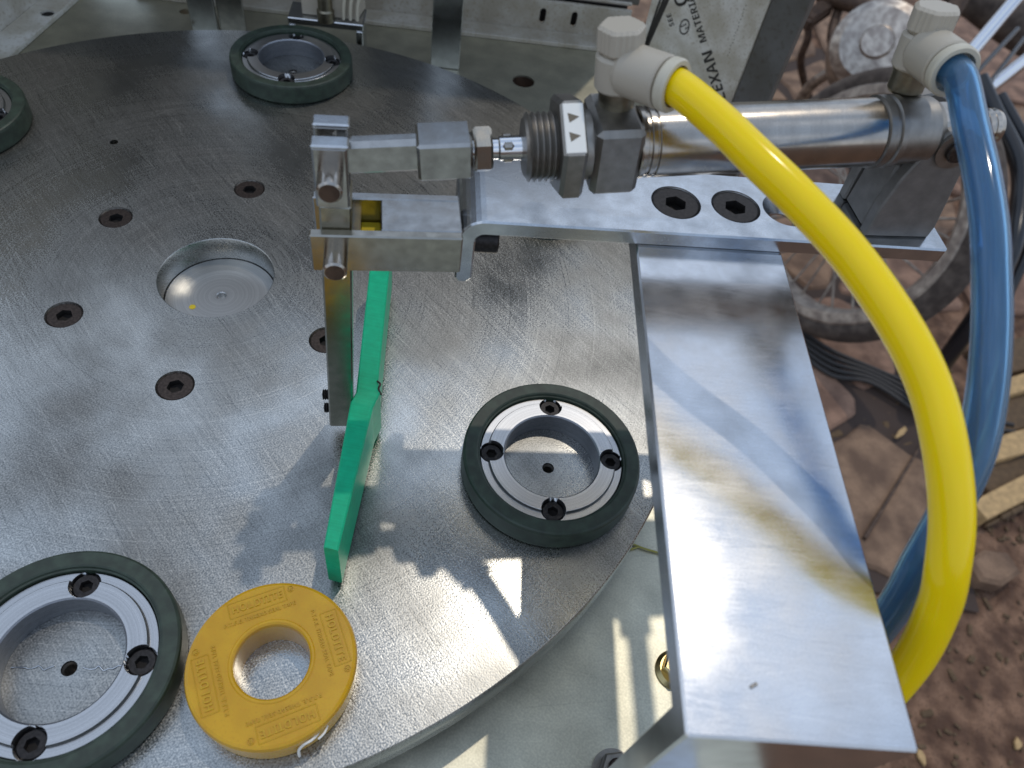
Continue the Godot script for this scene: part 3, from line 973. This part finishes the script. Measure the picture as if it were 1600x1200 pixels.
func hoses() -> void:
	var y := thing("air_hose", "thick yellow air hose looping down past the arm plate", "hose", V(152, 140, 42))
	var g := G.new()
	var pts: Array = [V(148.6, 143.6, 43.4), V(153.6, 144.6, 46.9), V(162.3, 144.3, 56.2), V(170.8, 143.4, 66.2), V(180.0, 141.4, 74.6), V(192.0, 137.4, 85.0), V(202.4, 132.7, 97.3), V(209.4, 127.7, 107.5), V(213.9, 121.9, 117.2), V(218.2, 113.7, 125.9), V(221.3, 104.5, 132.6), V(224.7, 93.6, 136.6), V(227.0, 76.4, 142.1), V(226.5, 51.3, 148.0), V(220, 20, 156)]
	for k in pts.size(): pts[k] -= V(152, 140, 42)
	g.tube(pts, 4.15, 40, 10)
	part(y, "hose", g.mesh(), M.yellow_hose)
	var b := thing("air_hose", "translucent blue air hose curving down behind the yellow hose", "hose", V(216, 148, 30))
	g = G.new()
	pts = [V(217.4, 150.4, 22.6), V(219.0, 151.0, 29.0), V(220.4, 147.6, 42.8), V(221.9, 143.9, 57.6), V(222.7, 140.3, 70.0), V(222.7, 136.6, 81.1), V(223.0, 132.1, 91.6), V(222.7, 126.9, 102.9), V(223.3, 119.3, 111.7), V(223.3, 111.4, 117.5), V(223.1, 102.8, 121.9), V(223.0, 93.0, 126.1), V(224.4, 79.7, 129.9), V(224.8, 59.8, 134.1), V(222, 30, 140)]
	for k in pts.size(): pts[k] -= V(216, 148, 30)
	g.tube(pts, 3.8, 40, 10, false)
	g.tube(pts, -2.6, 32, 10, false)
	part(b, "hose", g.mesh(), M.blue_hose)

func green_pusher() -> void:
	var p := thing("green_strip", "long green printed plastic strip clamped to the lower end of the lever", "pusher strip", V(79, 0, 60))
	var left := [V(64.5, 27, -8), V(77.9, 27, 60.0), V(78.4, 26.2, 63), V(77.6, 25.6, 66.5), V(85.0, 26, 119.4)]
	var right := [V(71.9, 27, -10), V(84.6, 27, 57.8), V(86.2, 26.2, 61), V(85.4, 25.6, 67.3), V(89.4, 26, 119.6)]
	var low := [4.0, 4.0, 4.0, 3.5, 2.8]
	var g := G.new()
	var c := 0.5
	var rows: Array = []
	for k in left.size():
		var a: Vector3 = left[k] - V(79, 0, 60); var b: Vector3 = right[k] - V(79, 0, 60)
		var d := (b - a).normalized()
		var lo: float = low[k]
		rows.append([V(a.x, lo + c, a.z), a - Vector3.UP * c, a + d * c, b - d * c, b - Vector3.UP * c, V(b.x, lo + c, b.z), V(b.x, lo, b.z) - d * c, V(a.x, lo, a.z) + d * c])
	for k in rows.size() - 1:
		for j in 8:
			var q0: Vector3 = rows[k][j]; var q1: Vector3 = rows[k][(j + 1) % 8]; var q2: Vector3 = rows[k + 1][(j + 1) % 8]; var q3: Vector3 = rows[k + 1][j]
			var mid: Vector3 = (rows[k][0] + rows[k][4] + rows[k][5] + rows[k][1]) / 4.0
			var nn := (q1 - q0).cross(q3 - q0).normalized()
			if nn.dot((q0 + q1) / 2.0 - mid) < 0.0: nn = -nn
			g.quad(q0, q1, q2, q3, nn)
	for k in [0, rows.size() - 1]:
		var e := V(0, 0, -1) if k == 0 else V(0, 0, 1)
		for j in range(1, 7): g.tri(rows[k][0], rows[k][j], rows[k][j + 1], e, e, e)
	part(p, "strip", g.mesh(), M.green_print)
	g = G.new()
	g.tube([V(5.2, 27.1, -2.6), V(6.6, 27.3, -1.4), V(6.4, 26.8, 0.2), V(7.6, 25.0, 1.2)], 0.35, 6, 4)
	part(p, "stray_filament", g.mesh(), M.black_oxide)

func text(parent: Node, called: String, s: String, size_mm: float, depth_mm: float, m: Material, b: Basis, at: Vector3, bold := false, mono := "Droid Sans") -> MeshInstance3D:
	var f := SystemFont.new()
	f.font_names = PackedStringArray([mono])
	f.font_weight = 700 if bold else 400
	var t := TextMesh.new()
	t.font = f
	t.text = s
	t.font_size = 32
	t.pixel_size = 0.001
	t.depth = depth_mm * 0.032 / size_mm
	t.curve_step = 2.0
	var o := part(parent, called, t, m, at)
	o.basis = b.scaled_local(Vector3.ONE * size_mm * MM / 0.032)
	return o

func tape_spool() -> void:
	var s := thing("tape_spool", "yellow plastic thread seal tape spool with raised lettering, lying on the turntable", "tape spool", V(78.7, 0, 149.3))
	s.scale.y = 1.15
	var g := G.new()
	g.lathe([v2(20.0, 6.3), v2(22.2, 6.3), v2(23.0, 6.4), v2(23.4, 7.2), v2(23.4, 9.2), v2(23.0, 10.2), v2(22.2, 10.6), v2(11.8, 10.6), v2(11.5, 10.9), v2(10.9, 10.9), v2(10.4, 10.4), v2(10.2, 9.2)], 128)
	part(s, "cover", g.mesh(), M.spool_plastic)
	g = G.new()
	g.lathe([v2(10.2, 9.3), v2(10.0, 0.05), v2(22.3, 0.05), v2(22.9, 0.7), v2(22.9, 5.2), v2(22.3, 6.0), v2(20.0, 6.0)], 128)
	part(s, "base_tray", g.mesh(), M.spool_plastic)
	g = G.new()
	g.lathe([v2(20.6, 5.6), v2(20.6, 6.7)], 64)
	part(s, "wound_tape", g.mesh(), M.seal_tape)
	for k in 4:
		var a := deg_to_rad(33.0 - 90.0 * k)
		var out := V(cos(a), 0, -sin(a))
		var right := out.cross(Vector3.UP) * 1.0
		right = V(sin(a), 0, cos(a))
		var b := Basis(right, out, Vector3.UP)
		text(s, "raised_lettering", "HOLDTITE", 3.1, 0.5, M.spool_plastic, b, out * 18.05 + V(0, 10.64, 0), true)
		text(s, "raised_lettering", "P.T.F.E. THREAD SEAL TAPE", 1.62, 0.4, M.spool_plastic, b, out * 14.1 + V(0, 10.64, 0), true)
		text(s, "raised_lettering", "®", 2.6, 0.4, M.spool_plastic, b, out * 18.6 + right * 9.9 + V(0, 10.64, 0), true)
		var fr := G.new()
		fr.xf = Transform3D(b, out * 18.0 + V(0, 10.64, 0))
		for y in [-2.3, 2.3]: fr.cbox(V(0, y, 0), V(16.4, 0.3, 0.26), 0.08)
		for x in [-8.1, 8.1]: fr.cbox(V(x, 0, 0), V(0.3, 4.4, 0.26), 0.08)
		part(s, "raised_frame", fr.mesh(), M.spool_plastic)
	g = G.new()
	var a0 := deg_to_rad(-48)
	var e := V(cos(a0), 0, -sin(a0))
	var tn := V(sin(a0), 0, cos(a0))
	g.tube([e * 20.6 + V(0, 6.2, 0) - tn * 5, e * 22.6 + V(0, 6.4, 0) - tn * 3.4, e * 23.8 + V(0, 7.6, 0) - tn * 1.0, e * 23.6 + V(0, 6.9, 0) + tn * 1.4, e * 23.6 + V(0, 4.6, 0) + tn * 3.0, e * 24.0 + V(0, 1.0, 0) + tn * 3.4], 0.42, 8, 6)
	g.tube([e * 22.4 + V(0, 6.4, 0) - tn * 6, e * 23.8 + V(0, 7.0, 0) - tn * 4.5, e * 24.2 + V(0, 6.4, 0) - tn * 2.6], 0.34, 8, 5)
	part(s, "loose_tape_end", g.mesh(), M.chipped_white)

func back_fixture() -> void:
	var f := thing("bracket_bar", "zinc plated flat bracket bar standing behind the far ring roller", "bracket", V(-22, -30, -222), deg_to_rad(10))
	var g := G.new()
	g.cbox(V(0, 31.0, 0), V(44, 4, 20), 0.5)
	part(f, "top_bar", g.mesh(), M.zinc)
	g = G.new()
	g.cbox(V(19.6, 14.4, 0), V(4, 28.6, 19.6), 0.5)
	part(f, "bent_end", g.mesh(), M.zinc)
	g = G.new()
	g.cbox(V(-19.6, 14.4, 0), V(4, 28.6, 19.6), 0.5)
	part(f, "bent_end", g.mesh(), M.zinc)
	var v := thing("sensor_block", "ivory valve block with brass stem on the bracket behind the far ring roller", "valve", V(-20, 3.1, -224), deg_to_rad(10))
	g = G.new()
	g.prism(PackedVector2Array([v2(-19, -8), v2(19, -8), v2(16, 7), v2(-16, 7)]), 0, 30, 0.8)
	part(v, "body", g.mesh(), M.ivory_plastic)
	g = G.new()
	g.lathe([v2(0, 0), v2(5, 0), v2(5, 6), v2(4.2, 7), v2(4.2, 24), v2(0, 24)], 28)
	part(v, "brass_stem", g.mesh(), M.brass_dull, V(-2, 0, 10.5))
	for k in 3:
		g = G.new()
		g.tube([V(8 + k * 4.0, 1, 9.0), V(9 + k * 4.0, 12, 9.4), V(13 + k * 4.4, 24, 9.2), V(18 + k * 4.6, 40, 6)], 1.0, 10, 5)
		part(v, "white_wire" if k < 2 else "loose_wire", g.mesh(), M.ivory_light)

func cabinet() -> void:
	# upright sheet still in its printed masking film, with a grey sheet edge beyond it
	var c := thing("masked_sheet", "upright clear sheet in printed cream masking film, beside the far corner of the table", "plastic sheet", V(202, -60, -283), deg_to_rad(-31))
	var g := G.new()
	g.cbox(V(0, 130, -3), V(76, 300, 6), 0.5)
	part(c, "sheet", g.mesh(), M.masking_film)
	var dr := V(-0.65, 0.76, 0)     # the print runs aslant up the sheet
	var b := Basis(dr, V(-dr.y, dr.x, 0), V(0, 0, 1))
	text(c, "printed_lettering", "LEXAN", 10.6, 0.12, M.print_ink, b, V(20.5, 46.0, 0.1), true)
	text(c, "printed_lettering", "MATERIAL", 6.9, 0.12, M.print_ink, b, V(-4.5, 75.0, 0.1), true)
	text(c, "printed_lettering", "C", 13.0, 0.12, M.print_ink, b, V(-17.5, 80.0, 0.1), true)
	text(c, "printed_lettering", "SEE", 5.0, 0.12, M.print_ink, b, V(-21.0, 66.0, 0.1), true)
	for k in 3:
		g = G.new()
		g.xf = Transform3D(Basis(Vector3.BACK, deg_to_rad(-4.0 - k * 2.6)), V(-32.0 + k * 2.3, 74.0, 0.05))
		g.cbox(Vector3.ZERO, V(1.5 + k * 0.5, 62, 0.1), 0.02)
		part(c, "printed_stripe", g.mesh(), M.print_ink)
	g = G.new()
	for k in 22:
		var a := TAU * k / 22
		g.cbox(V(-10 + cos(a) * 3.2, 66 + sin(a) * 4.6, 0.06), V(1.0, 1.0, 0.1), 0.02)
	for k in 5: g.cbox(V(-12 + k * 1.1, 66.5 + (k % 3) * 1.1 - 1.0, 0.06), V(0.8, 1.6, 0.1), 0.02)
	part(c, "printed_emblem", g.mesh(), M.print_ink)
	g = G.new()
	for k in 16: g.cbox(V(24.5 + sin(k * 1.7) * 0.4, 62 + k * 2.1, 0.05), V(0.5, 0.9, 0.08), 0.02)
	part(c, "dotted_rule", g.mesh(), M.stamp_ink)
	var s := thing("sheet_metal_edge", "plain grey sheet metal panel standing beside the printed sheet", "panel", V(240, -60, -261), deg_to_rad(-31))
	g = G.new()
	g.cbox(V(6, 130, -2), V(22, 300, 8), 0.6)
	part(s, "panel", g.mesh(), M.gray_paint)

func yard() -> void:
	# spoked wheel standing on the ground
	var c := V(659, -533, -934)
	var n := V(sin(deg_to_rad(-59.2)) * cos(deg_to_rad(19.9)), sin(deg_to_rad(19.9)), cos(deg_to_rad(-59.2)) * cos(deg_to_rad(19.9)))
	var w := thing("spoked_wheel", "dusty spoked wheel with thick tyre standing on the paving below the bracket", "wheel", c)
	var roll := V(0.512, 0, 0.859).slide(n).normalized()
	w.basis = Basis(roll, n, roll.cross(n)).scaled_local(V(0.776, 0.776, 0.776))
	var g := G.new()
	var pr: Array = []
	for k in 25:
		var a := TAU * k / 24
		pr.append(v2(272 - cos(a) * 29, -sin(a) * 33))
	g.lathe(pr, 72)
	part(w, "tyre", g.mesh(), M.tyre_rubber)
	g = G.new()
	g.lathe([v2(262, 31), v2(258, 34), v2(240, 33), v2(228, 20), v2(224, 0), v2(228, -20), v2(240, -33), v2(258, -34), v2(262, -31), v2(246, 0), v2(262, 31)], 72)
	part(w, "rim", g.mesh(), M.dusty_rim)
	g = G.new()
	g.lathe([v2(0, -40), v2(18, -40), v2(42, -34), v2(42, -28), v2(30, -24), v2(30, 24), v2(42, 28), v2(42, 34), v2(18, 40), v2(0, 40)], 40)
	part(w, "hub", g.mesh(), M.cast_alu)
	for k in 32:
		var sg := 1.0 if k % 2 else -1.0
		var a := TAU * k / 32
		var a2 := a + (0.55 if k % 4 < 2 else -0.55)
		var sp := G.new()
		sp.tube([V(cos(a2) * 40, sg * 31, sin(a2) * 40), V(cos(a) * 233, sg * 5, sin(a) * 230)], 3.0, 6, 1)
		part(w, "spoke", sp.mesh(), M.dusty_rim)
	# parked motorcycle further back: engine cover, crash bars, stand, fork tubes
	var m := thing("parked_motorcycle", "parked motorcycle with silver engine cover and bent dark crash bars, behind the hose fittings", "motorcycle", V(741, -762, -1434))
	var o := V(741, -762, -1434)
	g = G.new()
	var ey := V(-0.4, 0.6, 0.7).normalized()
	var exx := V(0.72, 0.45, 0).slide(ey).normalized()
	g.xf = Transform3D(Basis(exx, ey, exx.cross(ey)), V(741, -480, -1434) - o)
	g.lathe([v2(0, -110), v2(80, -110), v2(104, -60), v2(100, -10), v2(92, 18), v2(72, 34), v2(34, 40), v2(30, 46), v2(0, 46)], 48)
	part(m, "engine_cover", g.mesh(), M.cast_alu)
	var tubes := [
		["crash_bar", [V(700, -420, -1760), V(708, -500, -1705), V(690, -540, -1592), V(715, -572, -1568), V(743, -585, -1552), V(790, -585, -1480)], 11.0, M.rusty_tube],
		["foot_lever", [V(640, -545, -1640), V(650, -570, -1622), V(655, -620, -1624), V(690, -680, -1645), V(740, -745, -1668)], 9.0, M.rusty_tube],
		["side_stand", [V(760, -520, -1500), V(690, -640, -1560), V(690, -752, -1600)], 13.0, M.cast_alu],
		["frame_tube", [V(820, -600, -1400), V(900, -430, -1560), V(1010, -250, -1800)], 18.0, M.rusty_tube],
		["fork_tube", [V(850, -455, -1312), V(874, -430, -1338), V(951, -330, -1441), V(1030, -230, -1540)], 13.0, M.chrome],
		["fork_tube", [V(930, -510, -1345), V(961, -480, -1355), V(1007, -420, -1379), V(1120, -270, -1430)], 13.0, M.chrome],
		["stay_rod", [V(890, -462, -1300), V(902, -450, -1324), V(1037, -430, -1539)], 5.0, M.gloss_black],
		["stay_rod", [V(900, -485, -1270), V(920, -470, -1293), V(1067, -450, -1549)], 5.0, M.gloss_black],
		["exhaust_pipe", [V(660, -500, -1700), V(780, -480, -1600), V(900, -520, -1500), V(1000, -560, -1420)], 22.0, M.rusty_tube]]
	for t in tubes:
		g = G.new()
		var q: Array = []
		for p in t[1]: q.append(p - o)
		g.tube(q, t[2], 14, 6)
		part(m, t[0], g.mesh(), t[3])
	g = G.new()
	g.xf = Transform3D(Basis(Vector3.UP, 1.02), V(645, -520, -1625) - o)
	g.cbox(V(0, 0, 0), V(120, 26, 34), 5)
	for k in 8: g.cbox(V(-49 + k * 14, 15, 0), V(6, 6, 32), 1.5)
	part(m, "ribbed_footrest", g.mesh(), M.rusty_tube)
	g = G.new()
	g.xf = Transform3D(Basis(Vector3.UP, 0.7), V(774, -610, -1540) - o)
	g.prism(PackedVector2Array([v2(-90, 20), v2(70, -30), v2(80, 20), v2(-10, 50)]), -8, 8, 2)
	part(m, "black_guard", g.mesh(), M.gloss_black)
	g = G.new()
	g.tube([V(1000, -470, -1850) - o, V(1040, -470, -1760) - o, V(1120, -500, -1760) - o, V(1240, -560, -1850) - o], 48, 14, 6)
	part(m, "seat_edge", g.mesh(), M.tyre_rubber)
	var mg := thing("black_mudguard", "glossy black curved mudguard pipe at the right edge behind the blue hose", "mudguard", V(870, -420, -950))
	g = G.new()
	var q2: Array = []
	for p in [V(810, -360, -1120), V(840, -385, -1068), V(880, -418, -975), V(878, -450, -890), V(862, -485, -810), V(850, -560, -760), V(845, -700, -730), V(845, -762, -725)]: q2.append(p - V(870, -420, -950))
	g.tube(q2, 15, 18, 6)
	part(mg, "pipe", g.mesh(), M.gloss_black)
	g = G.new()
	q2 = []
	for p in [V(850, -372, -1100), V(925, -430, -960), V(905, -470, -860), V(890, -560, -780)]: q2.append(p - V(870, -420, -950))
	g.tube(q2, 10, 14, 6)
	part(mg, "cable", g.mesh(), M.gloss_black)
	# sawn timber strips at the right
	var woods := [["sawn pale timber strip lying farthest of three at the right edge", V(958, -738, -748), 0.52, 32.0, 30.0], ["sawn pale timber strip lying in the middle of three at the right edge", V(933, -738, -616), 0.49, 40.0, 32.0], ["pale timber strip with torn bark edge, nearest of three at the right edge", V(894, -738, -495), 0.61, 34.0, 30.0]]
	for k in 3:
		var s = woods[k]
		var t := thing("timber_strip", s[0], "timber", s[1] - V(0, 24, 0), s[2], "timber strips on the ground")
		g = G.new()
		var e := PackedVector2Array([v2(0, -s[3] / 2), v2(420, -s[3] / 2 - 4), v2(420, s[3] / 2 + 2), v2(0, s[3] / 2)])
		g.prism(e, 0.5, s[4], 1.5)
		part(t, "strip", g.mesh(), M.sawn_wood)
		if k == 2:
			g = G.new()
			rng.seed = 31
			for j in 9: g.cbox(V(20 + j * 26, 14 + rng.randf_range(-4, 4), s[3] / 2 + 5), V(rng.randf_range(18, 34), rng.randf_range(10, 20), rng.randf_range(6, 13)), 3.0)
			part(t, "bark_edge", g.mesh(), M.old_wood)
	var planks := [["weathered brown plank between the far timber strips", V(950, -762, -690), 0.5, 60.0], ["weathered brown plank between the near timber strips", V(915, -762, -560), 0.55, 60.0], ["weathered brown plank behind the far timber strip", V(985, -762, -840), 0.5, 70.0]]
	for s in planks:
		var t := thing("old_plank", s[0], "plank", s[1], s[2], "old planks on the ground")
		g = G.new()
		g.prism(PackedVector2Array([v2(0, -s[3] / 2), v2(430, -s[3] / 2), v2(430, s[3] / 2), v2(8, s[3] / 2)]), 0.5, 17, 2)
		part(t, "board", g.mesh(), M.old_wood)
	# cables and twig on the stones
	var ch := thing("cable_bundle", "loose dark cables lying on the paving under the wheel", "cables", V(840, -745, -745))
	for k in 5:
		g = G.new()
		var d := k * 16.0
		var q: Array = []
		for p in [V(640, -745, -830 + d), V(690, -744, -796 + d), V(760, -742, -770 + d * 0.6), V(843, -743, -745 + d), V(945, -742, -705 + d * 1.3), V(1010, -744, -700 + d)]: q.append(p - V(840, -745, -745))
		g.tube(q, 4.2, 8, 6)
		part(ch, "cable", g.mesh(), M.cable_black)
	var tw := thing("dark_twig", "thin straight dark twig lying across the paving stones", "twig", V(768, -748, -516))
	g = G.new()
	g.tube([V(703, -746, -410) - V(768, -748, -516), V(770, -745, -519) - V(768, -748, -516), V(840, -746, -632) - V(768, -748, -516)], 3.6, 8, 4, true, 2.0)
	part(tw, "stick", g.mesh(), M.rusty_tube)
	var chips := [["pale wood chip on the stones left of the yellow hose", V(798, -747, -633), 0.9, 36.0], ["pale wood shaving on the earth beyond the corner of the arm plate", V(742, -759, -109), 1.9, 22.0], ["small wood chip on the earth at the lower right edge", V(880, -759, -150), 1.2, 18.0]]
	for s in chips:
		var t := thing("wood_chip", s[0], "wood chip", s[1], s[2], "wood chips on the ground")
		g = G.new()
		g.prism(PackedVector2Array([v2(-s[3] / 2, -2), v2(0, -5), v2(s[3] / 2, -3), v2(s[3] / 2 - 4, 4), v2(0, 5), v2(-s[3] / 2 + 3, 2)]), -2, 3, 0.8)
		part(t, "chip", g.mesh(), M.sawn_wood)
	# crumbs of bark, clods and shavings over the earth
	rng.seed = 99
	g = G.new()
	for k in 900:
		var p := v2(rng.randf_range(620, 1250), rng.randf_range(-900, 40))
		var sz := rng.randf_range(2.0, 7.0) * (2.0 if rng.randf() < 0.06 else 1.0)
		g.xf = Transform3D(Basis.from_euler(V(rng.randf_range(-0.4, 0.4), rng.randf() * TAU, rng.randf_range(-0.4, 0.4))), V(p.x, -759.5, p.y))
		g.cbox(Vector3.ZERO, V(sz * rng.randf_range(1.0, 3.0), sz * 0.6, sz), sz * 0.2)
	var li := thing("ground_litter", "crumbs of bark and clods scattered over the brown earth", "litter")
	li.set_meta("kind", "stuff")
	part(li, "crumbs", g.mesh(), M.old_wood).set_meta("kind", "stuff")
	# one clod of stone near the wood
	var rk := thing("broken_brick", "broken brown lump of brick on the earth at the right edge", "brick lump", V(890, -762, -395), 0.5)
	g = G.new()
	g.prism(PackedVector2Array([v2(-30, -22), v2(10, -28), v2(44, -12), v2(40, 20), v2(-6, 28), v2(-34, 12)]), 0, 34, 6)
	part(rk, "lump", g.mesh(), M.stone_2)
